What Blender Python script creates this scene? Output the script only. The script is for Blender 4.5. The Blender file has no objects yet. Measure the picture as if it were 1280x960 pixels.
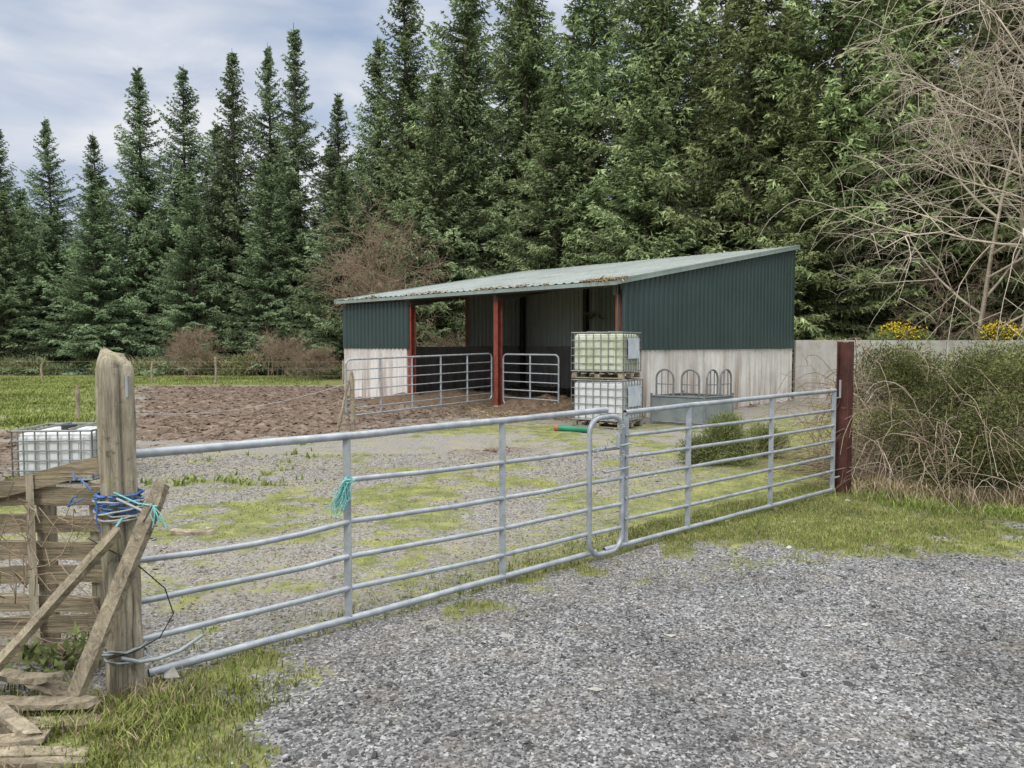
import bpy, math, random
import numpy as np
from mathutils import Vector, Matrix
random.seed(3)
SC = bpy.context.scene
COL = SC.collection
SC.view_settings.view_transform = 'Standard'
SC.view_settings.look = 'None'
SC.view_settings.exposure = 0

# ------------------------------------------------------------------ mesh helpers
def np_mesh(name, V, Fs, mats, attrs=None, matidx=None, smooth=False):
    V = np.asarray(V, dtype=np.float32)
    if not isinstance(Fs, (list, tuple)): Fs = [Fs]
    Fs = [np.asarray(f, dtype=np.int32) for f in Fs if len(f)]
    me = bpy.data.meshes.new(name)
    me.vertices.add(len(V)); me.vertices.foreach_set('co', V.ravel())
    loops = np.concatenate([f.ravel() for f in Fs])
    tot = np.concatenate([np.full(len(f), f.shape[1], dtype=np.int32) for f in Fs])
    st = np.concatenate([[0], np.cumsum(tot)[:-1]]).astype(np.int32)
    me.loops.add(len(loops)); me.loops.foreach_set('vertex_index', loops)
    me.polygons.add(len(tot)); me.polygons.foreach_set('loop_start', st)
    for m in mats: me.materials.append(m)
    if matidx is not None: me.polygons.foreach_set('material_index', np.asarray(matidx, dtype=np.int32))
    me.polygons.foreach_set('use_smooth', np.full(len(tot), smooth, dtype=bool))
    me.update(calc_edges=True)
    if attrs:
        for k, a in attrs.items():
            at = me.attributes.new(k, 'FLOAT', 'POINT')
            at.data.foreach_set('value', np.asarray(a, dtype=np.float32))
    return me

def obj(name, me, parent=None, loc=None, rot=None, scale=None):
    o = bpy.data.objects.new(name, me); COL.objects.link(o)
    if loc is not None: o.location = loc
    if rot is not None: o.rotation_euler = rot
    if scale is not None: o.scale = scale
    if parent is not None:
        o.parent = parent
        if parent.get('w'): o.matrix_parent_inverse = Matrix.Translation(-parent.location)
    return o

def empty(name, loc=(0,0,0), rotz=0, world_children=True):
    e = bpy.data.objects.new(name, None); COL.objects.link(e)
    e.location = loc; e.rotation_euler = (0,0,rotz); e.empty_display_size = .2
    if world_children: e['w'] = 1
    return e

def tubes(P, R, sides=6):
    P = np.asarray(P, dtype=np.float64)
    if P.ndim == 2: P = P[None]
    n, k, _ = P.shape
    R = np.broadcast_to(np.asarray(R, dtype=np.float64), (n, k)) if np.ndim(R) < 2 else np.asarray(R)
    T = np.gradient(P, axis=1); T /= np.linalg.norm(T, axis=2, keepdims=True) + 1e-9
    D = P[:, -1] - P[:, 0]; D = D / (np.linalg.norm(D, axis=1, keepdims=True) + 1e-9)
    ref = np.where(np.abs(D[:, 2:3]) > .8, np.array([[1., .1, 0]]), np.array([[0, 0, 1.]]))[:, None, :]
    if n == 1 and k > 4:      # planar bent tube: use the plane normal as frame reference
        u_, s_, vt = np.linalg.svd(P[0]-P[0].mean(0))
        if s_[2] < .05*s_[0] and s_[1] > .15*s_[0]: ref = vt[2][None, None, :]
    A = np.cross(T, ref); A /= np.linalg.norm(A, axis=2, keepdims=True) + 1e-9
    B = np.cross(T, A)
    th = np.arange(sides) * 2 * math.pi / sides
    V = P[:, :, None, :] + R[:, :, None, None] * (np.cos(th)[None, None, :, None] * A[:, :, None, :] + np.sin(th)[None, None, :, None] * B[:, :, None, :])
    idx = np.arange(n * k * sides).reshape(n, k, sides)
    a = idx[:, :-1, :]; b = idx[:, 1:, :]
    F = np.stack([a, np.roll(a, -1, 2), np.roll(b, -1, 2), b], -1).reshape(-1, 4)
    return V.reshape(-1, 3), F

class MB:
    def __init__(s): s.V = []; s.F = []; s.n = 0
    def add(s, V, F):
        V = np.asarray(V, dtype=np.float64); F = np.asarray(F)
        s.V.append(V); s.F.append(F + s.n); s.n += len(V); return s
    def tube(s, P, r, sides=8):
        return s.add(*tubes(P, r, sides))
    def box(s, c, size, rz=0, R=None, jit=0, rng=None):
        v = np.array([[x, y, z] for x in (-.5, .5) for y in (-.5, .5) for z in (-.5, .5)]) * np.array(size)
        if jit: v += (rng or np.random.default_rng(1)).normal(0, jit, v.shape)
        if R is not None: v = v @ np.array(R).T
        cz, sz = math.cos(rz), math.sin(rz)
        v = np.stack([v[:, 0]*cz - v[:, 1]*sz, v[:, 0]*sz + v[:, 1]*cz, v[:, 2]], 1) + np.array(c)
        return s.add(v, [[0,1,3,2],[4,6,7,5],[0,4,5,1],[2,3,7,6],[0,2,6,4],[1,5,7,3]])
    def beam(s, a, b, w, h, roll=0):
        a = np.array(a, float); b = np.array(b, float); d = b - a; L = np.linalg.norm(d); d /= L
        ref = np.array([0, 0, 1.]) if abs(d[2]) < .95 else np.array([1., 0, 0])
        x = np.cross(d, ref); x /= np.linalg.norm(x); y = np.cross(x, d)
        if roll: x, y = math.cos(roll)*x + math.sin(roll)*y, -math.sin(roll)*x + math.cos(roll)*y
        v = []
        for e in (a, b):
            for sx, sy in ((-1,-1),(1,-1),(1,1),(-1,1)): v.append(e + x*w/2*sx + y*h/2*sy)
        return s.add(v, [[0,3,2,1],[4,5,6,7],[0,1,5,4],[1,2,6,5],[2,3,7,6],[3,0,4,7]])
    def mesh(s, name, mat, smooth=False, attrs=None):
        ks = {}
        for f in s.F: ks.setdefault(f.shape[1], []).append(f)
        return np_mesh(name, np.concatenate(s.V), [np.concatenate(v) for v in ks.values()], [mat] if not isinstance(mat, list) else mat, smooth=smooth, attrs=attrs)
    def build(s, name, mat, parent=None, smooth=False, bevel=0):
        o = obj(name, s.mesh(name, mat, smooth), parent)
        if bevel:
            m = o.modifiers.new('bev', 'BEVEL'); m.width = bevel; m.segments = 2; m.limit_method = 'ANGLE'
        return o

def vnoise(x, y, seed=0):
    xi = np.floor(x).astype(np.int64); yi = np.floor(y).astype(np.int64)
    fx = x - xi; fy = y - yi; fx = fx*fx*(3-2*fx); fy = fy*fy*(3-2*fy)
    def h(a, b):
        v = np.sin(a*127.1 + b*311.7 + seed*74.7) * 43758.5453
        return v - np.floor(v)
    return (h(xi, yi)*(1-fx) + h(xi+1, yi)*fx)*(1-fy) + (h(xi, yi+1)*(1-fx) + h(xi+1, yi+1)*fx)*fy
def fbm(x, y, s, seed=0, o=4):
    r = 0; a = .5; t = 0
    for i in range(o):
        r = r + a*vnoise(x*s, y*s, seed+i*7); t += a; a *= .55; s *= 2.1
    return r/t

# ------------------------------------------------------------------ material helpers
class M:
    def __init__(s, name):
        s.m = bpy.data.materials.new(name); s.m.use_nodes = True
        s.t = s.m.node_tree; s.N = s.t.nodes; s.L = s.t.links; s.N.clear()
        s.out = s.N.new('ShaderNodeOutputMaterial')
        s.b = s.N.new('ShaderNodeBsdfPrincipled'); s.L.new(s.b.outputs[0], s.out.inputs[0])
        s.tc = s.N.new('ShaderNodeTexCoord').outputs['Object']
    def link(s, a, b):
        if isinstance(a, (int, float)): b.default_value = a
        elif isinstance(a, (tuple, list)): b.default_value = (*a, 1) if len(a) == 3 and b.type == 'RGBA' else a
        else: s.L.new(a, b)
    def map(s, scale, vec=None):
        n = s.N.new('ShaderNodeMapping'); s.L.new(vec or s.tc, n.inputs[0]); n.inputs['Scale'].default_value = scale; return n.outputs[0]
    def noise(s, scale, detail=3, rough=.6, vec=None, dist=0):
        n = s.N.new('ShaderNodeTexNoise'); s.L.new(vec or s.tc, n.inputs['Vector']); n.inputs['Scale'].default_value = scale
        n.inputs['Detail'].default_value = detail; n.inputs['Roughness'].default_value = rough; n.inputs['Distortion'].default_value = dist
        return n.outputs['Fac']
    def vor(s, scale, out='Color', vec=None, feature='F1'):
        n = s.N.new('ShaderNodeTexVoronoi'); n.feature = feature; s.L.new(vec or s.tc, n.inputs['Vector']); n.inputs['Scale'].default_value = scale
        return n.outputs[out]
    def ramp(s, f, stops, interp='LINEAR'):
        n = s.N.new('ShaderNodeValToRGB'); s.L.new(f, n.inputs[0]); cr = n.color_ramp; cr.interpolation = interp
        while len(cr.elements) < len(stops): cr.elements.new(.5)
        for e, (p, c) in zip(cr.elements, stops):
            e.position = p; e.color = (*c, 1) if not isinstance(c, (int, float)) else (c, c, c, 1)
        return n.outputs[0]
    def mix(s, f, a, b, mode='MIX'):
        n = s.N.new('ShaderNodeMix'); n.data_type = 'RGBA'; n.blend_type = mode
        s.link(f, n.inputs[0]); s.link(a, n.inputs[6]); s.link(b, n.inputs[7]); return n.outputs[2]
    def math(s, op, a, b=0, c=None, clamp=False):
        n = s.N.new('ShaderNodeMath'); n.operation = op; n.use_clamp = clamp
        s.link(a, n.inputs[0]); s.link(b, n.inputs[1])
        if c is not None: s.link(c, n.inputs[2])
        return n.outputs[0]
    def attr(s, name):
        n = s.N.new('ShaderNodeAttribute'); n.attribute_name = name; return n.outputs['Fac']
    def bump(s, h, strength=.5, dist=.02):
        n = s.N.new('ShaderNodeBump'); s.L.new(h, n.inputs['Height']); n.inputs['Strength'].default_value = strength; n.inputs['Distance'].default_value = dist
        s.L.new(n.outputs[0], s.b.inputs['Normal']); return s
    def col(s, c): s.link(c, s.b.inputs['Base Color']); return s
    def set(s, rough=.8, metal=0, spec=.3):
        s.b.inputs['Roughness'].default_value = rough; s.b.inputs['Metallic'].default_value = metal
        s.b.inputs['Specular IOR Level'].default_value = spec; return s
    def diffuse(s, c):
        d = s.N.new('ShaderNodeBsdfDiffuse'); s.L.new(c, d.inputs[0]); s.L.new(d.outputs[0], s.out.inputs[0]); s.N.remove(s.b); return s.m

def simple(name, c1, c2, scale=5, rough=.8, metal=0, bump=.3, bscale=40, stretch=(1,1,1), spec=.3):
    m = M(name); v = m.map(stretch)
    m.col(m.ramp(m.noise(scale, 4, .65, v), [(.3, c1), (.7, c2)])).set(rough, metal, spec)
    if bump: m.bump(m.noise(bscale, 2, .6, v), bump, .01)
    return m.m
def plain(name, c1, c2, scale=3):
    m = M(name); return m.diffuse(m.ramp(m.noise(scale, 2), [(.3, c1), (.7, c2)]))

galv = simple('galvanised_steel', (.26,.285,.31), (.46,.49,.52), 9, .42, .35, .1, 60, spec=.5)
galv_dull = simple('galvanised_dull', (.28,.31,.32), (.42,.45,.46), 4, .5, .3, .1, 30)
red_steel = simple('red_oxide_steel', (.16,.035,.025), (.28,.075,.05), 6, .6, 0, .2, 30)
rust_post = simple('rusty_post', (.055,.024,.02), (.13,.05,.04), 7, .7, 0, .3, 30)
dark_steel = simple('dark_steel', (.06,.055,.05), (.12,.105,.09), 6, .7)
bark = plain('bark', (.06,.048,.036), (.14,.12,.09))
pale_bark = plain('pale_bark', (.38,.32,.25), (.66,.58,.47), 2)
brown_twig = plain('brown_twig', (.20,.15,.11), (.40,.31,.225))
rope_blue = simple('rope_blue', (.03,.09,.28), (.10,.22,.46), 30, .7, 0, .4, 200)
rope_teal = simple('rope_teal', (.12,.40,.38), (.30,.60,.57), 30, .7, 0, .4, 200)
rope_grey = simple('rope_grey', (.30,.31,.30), (.5,.5,.48), 30, .8, 0, .4, 200)
green_pipe = simple('green_pipe', (.01,.16,.09), (.03,.25,.15), 6, .4, 0, .1)
black_plastic = simple('black_plastic', (.015,.015,.015), (.04,.04,.04), 6, .5, 0, .1)

def wood_mat(name, c1, c2, lichen=.35, axis=(14,14,.9)):
    m = M(name); v = m.map(axis)
    g = m.noise(2.2, 6, .7, v, 1.5)
    c = m.ramp(g, [(.28, tuple(x*.25 for x in c1)), (.40, c1), (.66, c2)])
    l = m.ramp(m.noise(7, 5, .7), [(.52, 0), (.70, 1)])
    c = m.mix(m.math('MULTIPLY', l, lichen), c, (.34,.35,.16))
    l2 = m.ramp(m.noise(16, 4, .7), [(.58, 0), (.66, 1)])
    c = m.mix(m.math('MULTIPLY', l2, lichen), c, (.07,.06,.045))
    d = m.ramp(m.noise(3, 4, .6), [(.3, .55), (.6, 1)])
    c = m.mix(1, c, d, 'MULTIPLY')
    m.col(c).set(.9).bump(g, 1.0, .02); return m.m
wood = wood_mat('weathered_wood', (.33,.285,.21), (.60,.53,.41), .55)
wood_h = wood_mat('weathered_wood_slats', (.22,.18,.125), (.48,.39,.27), .35, (.9,14,14))
wood_x = wood_mat('weathered_plank', (.28,.235,.17), (.54,.46,.34), .25, (8,8,8))

def concrete_mat(name, base=.5, stain=(.16,.10,.07), amt=1.):
    m = M(name)
    n1 = m.noise(.8, 6, .7)
    c = m.ramp(n1, [(.3, (base*.80,base*.77,base*.73)), (.65, (base*1.12,base*1.09,base*1.04))])
    st = m.noise(1.0, 5, .7, m.map((4.5, 4.5, .3)))
    z = m.N.new('ShaderNodeSeparateXYZ'); m.L.new(m.tc, z.inputs[0])
    low = m.math('MULTIPLY_ADD', z.outputs[2], -.40, .98, clamp=True)
    f = m.math('MULTIPLY', m.ramp(st, [(.42, 0), (.62, amt)]), low, clamp=True)
    c = m.mix(f, c, stain)
    top = m.ramp(m.math('MULTIPLY_ADD', z.outputs[2], 2.5, -3.2, clamp=True), [(0, 0), (1, 1)])
    c = m.mix(m.math('MULTIPLY', top, m.ramp(m.noise(3, 4, .7), [(.45, 0), (.65, .6)])), c, (.20,.19,.15))
    m.col(c).set(.9).bump(m.noise(25, 3, .7), .3, .01); return m.m
concrete = concrete_mat('concrete_panel', .70, (.27,.185,.135))
concrete2 = concrete_mat('concrete_wall_grey', .47, (.24,.20,.16), .8)

def sheet_mat(name, c1, c2, rough=.45, dirt=(.1,.09,.06), dirtamt=.5, spec=.4):
    m = M(name)
    c = m.ramp(m.noise(.9, 3, .6), [(.3, c1), (.7, c2)])
    st = m.ramp(m.noise(1.2, 4, .7, m.map((7,7,.4))), [(.5, 0), (.75, 1)])
    c = m.mix(m.math('MULTIPLY', st, dirtamt), c, dirt)
    m.col(c).set(rough, 0, spec); return m.m
green_sheet = sheet_mat('green_cladding', (.029,.052,.050), (.038,.066,.063), .42, (.058,.068,.060), .35)
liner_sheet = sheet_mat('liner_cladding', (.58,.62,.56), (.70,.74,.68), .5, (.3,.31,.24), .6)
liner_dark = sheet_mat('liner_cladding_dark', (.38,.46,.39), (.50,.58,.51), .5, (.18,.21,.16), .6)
roof_sheet = sheet_mat('roof_sheet', (.22,.25,.24), (.33,.365,.35), .55, (.14,.155,.10), .8)
flash_m = sheet_mat('flashing', (.22,.27,.255), (.31,.37,.35), .45, (.12,.14,.1), .5)

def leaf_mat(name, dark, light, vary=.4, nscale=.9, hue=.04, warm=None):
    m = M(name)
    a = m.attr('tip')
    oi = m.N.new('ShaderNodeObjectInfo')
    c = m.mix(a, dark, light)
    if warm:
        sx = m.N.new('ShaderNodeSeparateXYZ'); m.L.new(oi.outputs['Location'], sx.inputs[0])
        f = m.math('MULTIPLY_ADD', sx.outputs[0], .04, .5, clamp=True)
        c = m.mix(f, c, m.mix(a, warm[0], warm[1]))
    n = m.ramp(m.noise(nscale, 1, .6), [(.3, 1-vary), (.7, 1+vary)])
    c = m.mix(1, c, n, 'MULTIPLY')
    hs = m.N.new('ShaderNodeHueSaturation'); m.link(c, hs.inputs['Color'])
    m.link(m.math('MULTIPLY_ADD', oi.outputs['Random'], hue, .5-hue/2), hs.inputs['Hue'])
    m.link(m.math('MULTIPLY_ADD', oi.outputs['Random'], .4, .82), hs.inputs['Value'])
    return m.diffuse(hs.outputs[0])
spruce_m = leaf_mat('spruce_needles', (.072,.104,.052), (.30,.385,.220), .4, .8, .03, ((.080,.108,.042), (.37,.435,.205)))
gorse_m = leaf_mat('gorse_needles', (.06,.075,.03), (.24,.28,.11))
fern_m = leaf_mat('fern_leaves', (.06,.065,.03), (.22,.235,.10))
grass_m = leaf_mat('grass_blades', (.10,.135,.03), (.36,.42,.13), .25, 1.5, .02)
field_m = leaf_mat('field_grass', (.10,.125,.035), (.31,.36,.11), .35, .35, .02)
dry_m = leaf_mat('dry_grass', (.22,.175,.10), (.56,.47,.30), .2, 1.5, .02)
flower_m = plain('gorse_flower', (.65,.48,.03), (.80,.62,.06), 10)

# ------------------------------------------------------------------ ground zones
GO = np.array([-1.83, 3.70]); GD = np.array([.7525, .6585])     # gate line origin and direction
def gate_st(x, y):
    return (x-GO[0])*GD[0] + (y-GO[1])*GD[1], -(x-GO[0])*GD[1] + (y-GO[1])*GD[0]
def poly_sd(x, y, P):
    P = np.array(P, float); n = len(P); ins = np.zeros(x.shape, bool); d = np.full(x.shape, 1e9)
    for i in range(n):
        a = P[i]; b = P[(i+1) % n]; e = b-a
        t = np.clip(((x-a[0])*e[0] + (y-a[1])*e[1])/(e@e), 0, 1)
        d = np.minimum(d, np.hypot(x-a[0]-t*e[0], y-a[1]-t*e[1]))
        c = ((a[1] > y) != (b[1] > y)) & (x < (b[0]-a[0])*(y-a[1])/(b[1]-a[1]+1e-12)+a[0]); ins ^= c
    return np.where(ins, d, -d)
def sm(v, w): return np.clip(v/w*.5+.5, 0, 1)
MUD = [(-6.9,12.6),(-3.3,14.6),(-1.6,17.0),(.2,17.6),(2.2,16.4),(2.6,16.9),(8.5,23),(.6,31),(-7,30.5),(-15,31),(-10.5,21),(-8.2,16)]
TL = [(-150,60),(-60,46),(-34,44),(-12,41),(-5,36.5),(2,32.5),(9,28),(14,25.5),(24,24.6),(150,24),(150,400),(-150,400)]
def blob(x, y, cx, cy, rx, ry): return np.exp(-(((x-cx)/rx)**2+((y-cy)/ry)**2))
def masks(x, y):
    t, s = gate_st(x, y)
    n1 = fbm(x, y, 1.3, 3); n3 = fbm(x, y, 5, 21)
    nn = n1 + (n3-.5)*.7
    w = np.interp(t, [-3, -.2, .2, .7, 1.5, 3.5, 4.1, 6.2, 9], [4, 1.9, 1.05, .46, .28, .26, .50, 2.2, 4.2])
    out = np.where(s < 0, sm(w + s + (nn-.5)*1.3, .6), 0)
    out = out*np.clip(.30+(nn-.30)*3.2+np.clip(w+s-.5, 0, 1)*.8*(t > 4), 0, 1)
    out = out*np.where((t > .9) & (t < 4.0), np.clip((nn-.40)*6, 0, 1), 1)
    dens = .14*blob(x, y, -2.6, 7.8, 1.7, 1.3) + .10*blob(x, y, -1.2, 9.5, 1.4, 1.8) + .28*blob(x, y, 5.2, 12.5, 1.6, 4.5) + .26*blob(x, y, -1.8, 16.2, 1.9, 1.0) \
        + .05*blob(x, y, 1.2, 11, 3.5, 4) + .18*blob(x, y, .5, 15.2, 2.2, 1.2) + .25*blob(x, y, -2.2, 4.6, .5, .5) + .3*blob(x, y, 4.3, 9, .7, .7)
    ins = np.where(s >= 0, sm(nn - .65 + dens, .22), 0)
    near = sm(-np.abs(s-.05)+.14+(nn-.5)*.7, .25)*.75
    ins = np.maximum(ins, np.where(s >= 0, near, 0))
    fb = np.where(y > 16, -8.2-(y-16)*.45, -8.2+(16-y)*.42)
    field = sm(fb - x + (nn-.5)*1.4, .6)
    far = np.maximum(sm(y-31.2+(nn-.5)*1.5, .8), sm(x-6.5-(y-17)*.6, 1.5)*(s > 0))
    patch = sm(1-np.hypot((x+8.2)/3.2, (y-11.6)/2.4)+(nn-.5)*1.3, .5)
    grass = np.maximum.reduce([out, ins, field*(1-.92*patch)*np.clip(.55+(n1-.3)*2.2, 0, 1), far])
    mud = np.maximum(sm(poly_sd(x, y, MUD) + (nn-.5)*2.2, .9), patch*field)
    mud = np.maximum(mud, .55*blob(x, y, -.3, 12, 1.4, 1.2)*(n1 > .45))
    forest = sm(poly_sd(x, y, TL) + (nn-.5)*2, 1)
    grass = grass*(1-mud*.97)*(1-forest); mud = mud*(1-forest)
    yard = sm(s - .2, 1.0)
    return grass, mud, forest, yard
def gz(x, y, mk=None):
    g, m, f, yd = mk or masks(x, y)
    return (fbm(x, y, .9, 40)-.5)*.03 + (fbm(x, y, 4, 50)-.5)*.012 + m*((fbm(x, y, 2.2, 60)-.5)*.26+(np.abs(fbm(x, y, 1.1, 66)-.5)-.1)*.25) + g*(fbm(x, y, 2.0, 61)-.4)*.05

def axis_coords(segs):
    return np.concatenate([np.arange(a, b, st) for a, b, st in segs])
xs = axis_coords([(-400,-40,30),(-40,-16,.8),(-16,-7,.14),(-7,8,.09),(8,18,.25),(18,45,1),(45,430,32)])
ys = axis_coords([(-60,0,6),(0,2,.3),(2,11,.09),(11,24,.12),(24,36,.25),(36,70,1.5),(70,620,45)])
X, Y = np.meshgrid(xs, ys)
MK = masks(X, Y); g_, m_, f_, y_ = MK
Z = gz(X, Y, MK)
nx, ny = len(xs), len(ys)
idx = np.arange(nx*ny).reshape(ny, nx)
F = np.stack([idx[:-1,:-1], idx[:-1,1:], idx[1:,1:], idx[1:,:-1]], -1).reshape(-1, 4)

m = M('ground_material')
v1 = m.vor(70); bw = m.N.new('ShaderNodeRGBToBW'); m.L.new(v1, bw.inputs[0])
gravel = m.ramp(bw.outputs[0], [(.15, (.066,.066,.067)), (.45, (.160,.160,.163)), (.7, (.25,.25,.252)), (.9, (.40,.395,.385))])
nl = m.noise(.9, 4, .65); nm = m.noise(2.3, 4, .7)
gravel = m.mix(1, gravel, m.ramp(nl, [(.3, .68), (.68, 1.22)]), 'MULTIPLY')
gravel = m.mix(m.ramp(nm, [(.50, 0), (.75, .55)]), gravel, (.20,.175,.14))
yardc = m.mix(m.ramp(nl, [(.32, .8), (.62, .25)]), gravel, (.30,.275,.23))
gravel = m.mix(m.attr('yard'), gravel, yardc)
hn = m.noise(16, 3, .75); hf = m.math('SUBTRACT', hn, .5)
mn = m.noise(3.0, 5, .8)
mudc = m.ramp(mn, [(.32, (.060,.044,.034)), (.5, (.155,.118,.092)), (.66, (.27,.218,.175))])
grassc = m.ramp(mn, [(.3, (.075,.090,.03)), (.5, (.17,.185,.055)), (.72, (.33,.33,.12))])
gm = m.ramp(m.math('MULTIPLY_ADD', hf, 1.7, m.attr('grass')), [(.36, 0), (.66, 1)])
c = m.mix(m.math('MULTIPLY', gm, .85), gravel, grassc)
moss = m.ramp(m.math('MULTIPLY_ADD', hf, .6, m.noise(1.5, 4, .65)), [(.55, 0), (.73, .55)])
c = m.mix(m.math('MULTIPLY', moss, m.math('MULTIPLY_ADD', m.attr('yard'), .8, .12)), c, (.31,.30,.09))
mm = m.ramp(m.math('MULTIPLY_ADD', hf, 1.1, m.attr('mud')), [(.32, 0), (.68, 1)])
c = m.mix(mm, c, mudc)
c = m.mix(m.attr('forest'), c, (.04,.032,.018))
gmat = m.diffuse(c)
obj('ground', np_mesh('ground', np.stack([X, Y, Z], -1).reshape(-1, 3), F, [gmat],
    {'grass': g_.ravel(), 'mud': m_.ravel(), 'forest': f_.ravel(), 'yard': y_.ravel()}, smooth=True))

# gravel stones
rng = np.random.default_rng(5)
n = 170000
yy = 2.2 + 9.5*rng.random(n)**1.3
xx = (rng.random(n)*2-1)*(yy*.70+1.0)
gr, mu, fo, ya = masks(xx, yy)
keep = rng.random(n) > np.clip(gr*1.3, 0, .95); xx = xx[keep]; yy = yy[keep]; n = len(xx)
mk = masks(xx, yy); zz = gz(xx, yy, mk)
octv = np.array([[1,0,0],[0,1,0],[-1,0,0],[0,-1,0],[0,0,1],[0,0,-1]], float)
octf = np.array([[0,1,4],[1,2,4],[2,3,4],[3,0,4],[1,0,5],[2,1,5],[3,2,5],[0,3,5]])
sz = .0038 + .0048*rng.random(n)**1.5 + .012*(rng.random(n) < .04)*rng.random(n)
sz = sz*(1+np.clip(yy-5, 0, 5)*.10)
a = rng.random(n)*6.283; ca, sa = np.cos(a), np.sin(a)
V = octv[None] + rng.normal(0, .28, (n, 6, 3)); V *= (sz[:, None, None]*np.stack([1+.5*rng.random(n), np.ones(n), .55+.3*rng.random(n)], 1)[:, None, :])
V = np.stack([V[..., 0]*ca[:, None]-V[..., 1]*sa[:, None], V[..., 0]*sa[:, None]+V[..., 1]*ca[:, None], V[..., 2]], -1)
V += np.stack([xx, yy, zz+sz*.25], 1)[:, None, :]
F = (octf[None] + (np.arange(n)*6)[:, None, None]).reshape(-1, 3)
m = M('gravel_stones')
sc = m.ramp(m.attr('shade'), [(0, (.060,.060,.061)), (.5, (.156,.156,.159)), (.85, (.255,.255,.258)), (1, (.47,.465,.45))])
sc = m.mix(1, sc, m.ramp(m.noise(.9, 4, .65), [(.3, .66), (.68, 1.25)]), 'MULTIPLY')
sc = m.mix(m.math('MULTIPLY', m.attr('yard'), .5), sc, (.29,.265,.22))
sc = m.mix(m.ramp(m.noise(2.3, 4, .7), [(.50, 0), (.75, .45)]), sc, (.20,.175,.14))
obj('gravel', np_mesh('gravel', V.reshape(-1, 3), F, [m.diffuse(sc)], {'shade': np.repeat(rng.random(n)**1.1, 6), 'yard': np.repeat(mk[3], 6)}))

# loose pale rocks
rk = empty('loose_rocks', (0,5,0)); lb = MB()
for i in range(70):
    y = 3.2+9*rng.random()**1.3; x = (rng.random()*2-1)*(y*.68); r = .010+.020*rng.random()**2
    v = octv*1.0 + rng.normal(0,.25,(6,3)); v *= r*np.array([1.3,1,.6]); lb.add(v+np.array([x,y,float(gz(np.array([x]),np.array([y]))[0])+r*.2]), octf)
lb.add((octv+rng.normal(0,.2,(6,3)))*.05+np.array([-1.72,3.75,.03]), octf)
lb.build('rocks', simple('pale_rock', (.30,.29,.26), (.5,.48,.44), 20, .8), rk, bevel=.004)

# clods on the churned mud
n = 26000
cx = rng.uniform(-15, 8, n); cy = 12+19*rng.random(n)**1.4; mk2 = masks(cx, cy); kk = (mk2[1] > .5); cx, cy = cx[kk], cy[kk]; n = len(cx)
cz = gz(cx, cy); r = (.015+.045*rng.random(n)**3)
V = (octv[None]+rng.normal(0,.25,(n,6,3)))*r[:, None, None]*np.array([1.2,1,.7])+np.stack([cx,cy,cz+r*.2],1)[:, None]
F = (octf[None] + (np.arange(n)*6)[:, None, None]).reshape(-1, 3)
obj('mud_clods', np_mesh('mud_clods', V.reshape(-1,3), F, [plain('mud_clod', (.07,.05,.038), (.27,.21,.165), 4)]))

# grass blades
def blades(n, xf, hmin, hmax, wid, seed, thr=.45, lean=.6):
    rng = np.random.default_rng(seed)
    x, y = xf(rng, n)
    gr, mu, fo, _ = masks(x, y)
    gr = gr + (fbm(x, y, 9, 77)-.5)*.7
    k = gr > thr + .45*rng.random(n)
    x, y, gr = x[k], y[k], gr[k]; n = len(x)
    z = gz(x, y)-.005
    cl = fbm(x, y, 3.0, 88)
    h = (hmin + (hmax-hmin)*rng.random(n)**1.5)*(.3+1.3*cl)
    a = rng.random(n)*6.283; d = np.stack([np.cos(a), np.sin(a)], 1)
    b = rng.random(n)*6.283; w = np.stack([np.cos(b), np.sin(b)], 1)*wid*(.6+.8*rng.random(n))[:, None]
    ln = h*lean*rng.random(n)*1.4
    P0 = np.stack([x, y, z], 1)
    V = np.zeros((n, 5, 3)); W = np.concatenate([w, np.zeros((n, 1))], 1)
    mid = P0.copy(); mid[:, :2] += d*(ln*.3)[:, None]; mid[:, 2] += h*.6
    tip = P0.copy(); tip[:, :2] += d*ln[:, None]; tip[:, 2] += h
    V[:, 0] = P0-W; V[:, 1] = P0+W; V[:, 2] = mid+W*.8; V[:, 3] = mid-W*.8; V[:, 4] = tip
    i = (np.arange(n)*5)[:, None]
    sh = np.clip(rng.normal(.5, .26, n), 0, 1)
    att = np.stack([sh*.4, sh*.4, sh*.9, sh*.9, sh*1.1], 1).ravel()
    return V.reshape(-1, 3), i+np.array([[0,1,2,3]]), i+np.array([[3,2,4]]), att
def near_strip(rng, n):
    t = rng.random(n)*11-3; s = rng.random(n)*-4.4+.5
    return GO[0]+t*GD[0]-s*GD[1], GO[1]+t*GD[1]+s*GD[0]
def yard_area(rng, n):
    y = 4+16*rng.random(n)**1.2; return (rng.random(n)*2-1)*(y*.7+1), y
def field_area(rng, n):
    y = 9+30*rng.random(n)**1.1; return -y*.25-rng.random(n)*y*.75, y
V, F4, F3, at = blades(200000, near_strip, .012, .060, .0028, 1, .46)
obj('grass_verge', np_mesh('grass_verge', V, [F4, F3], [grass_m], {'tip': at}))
V, F4, F3, at = blades(60000, near_strip, .015, .055, .0025, 5, .38, .9)
obj('dry_grass_verge', np_mesh('dry_grass_verge', V, [F4, F3], [dry_m], {'tip': at}))
V, F4, F3, at = blades(160000, yard_area, .010, .028, .004, 2, .54)
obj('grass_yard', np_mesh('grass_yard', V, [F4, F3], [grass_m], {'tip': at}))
V, F4, F3, at = blades(90000, field_area, .04, .11, .014, 3, .45)
obj('grass_field', np_mesh('grass_field', V, [F4, F3], [field_m], {'tip': at}))

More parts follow.
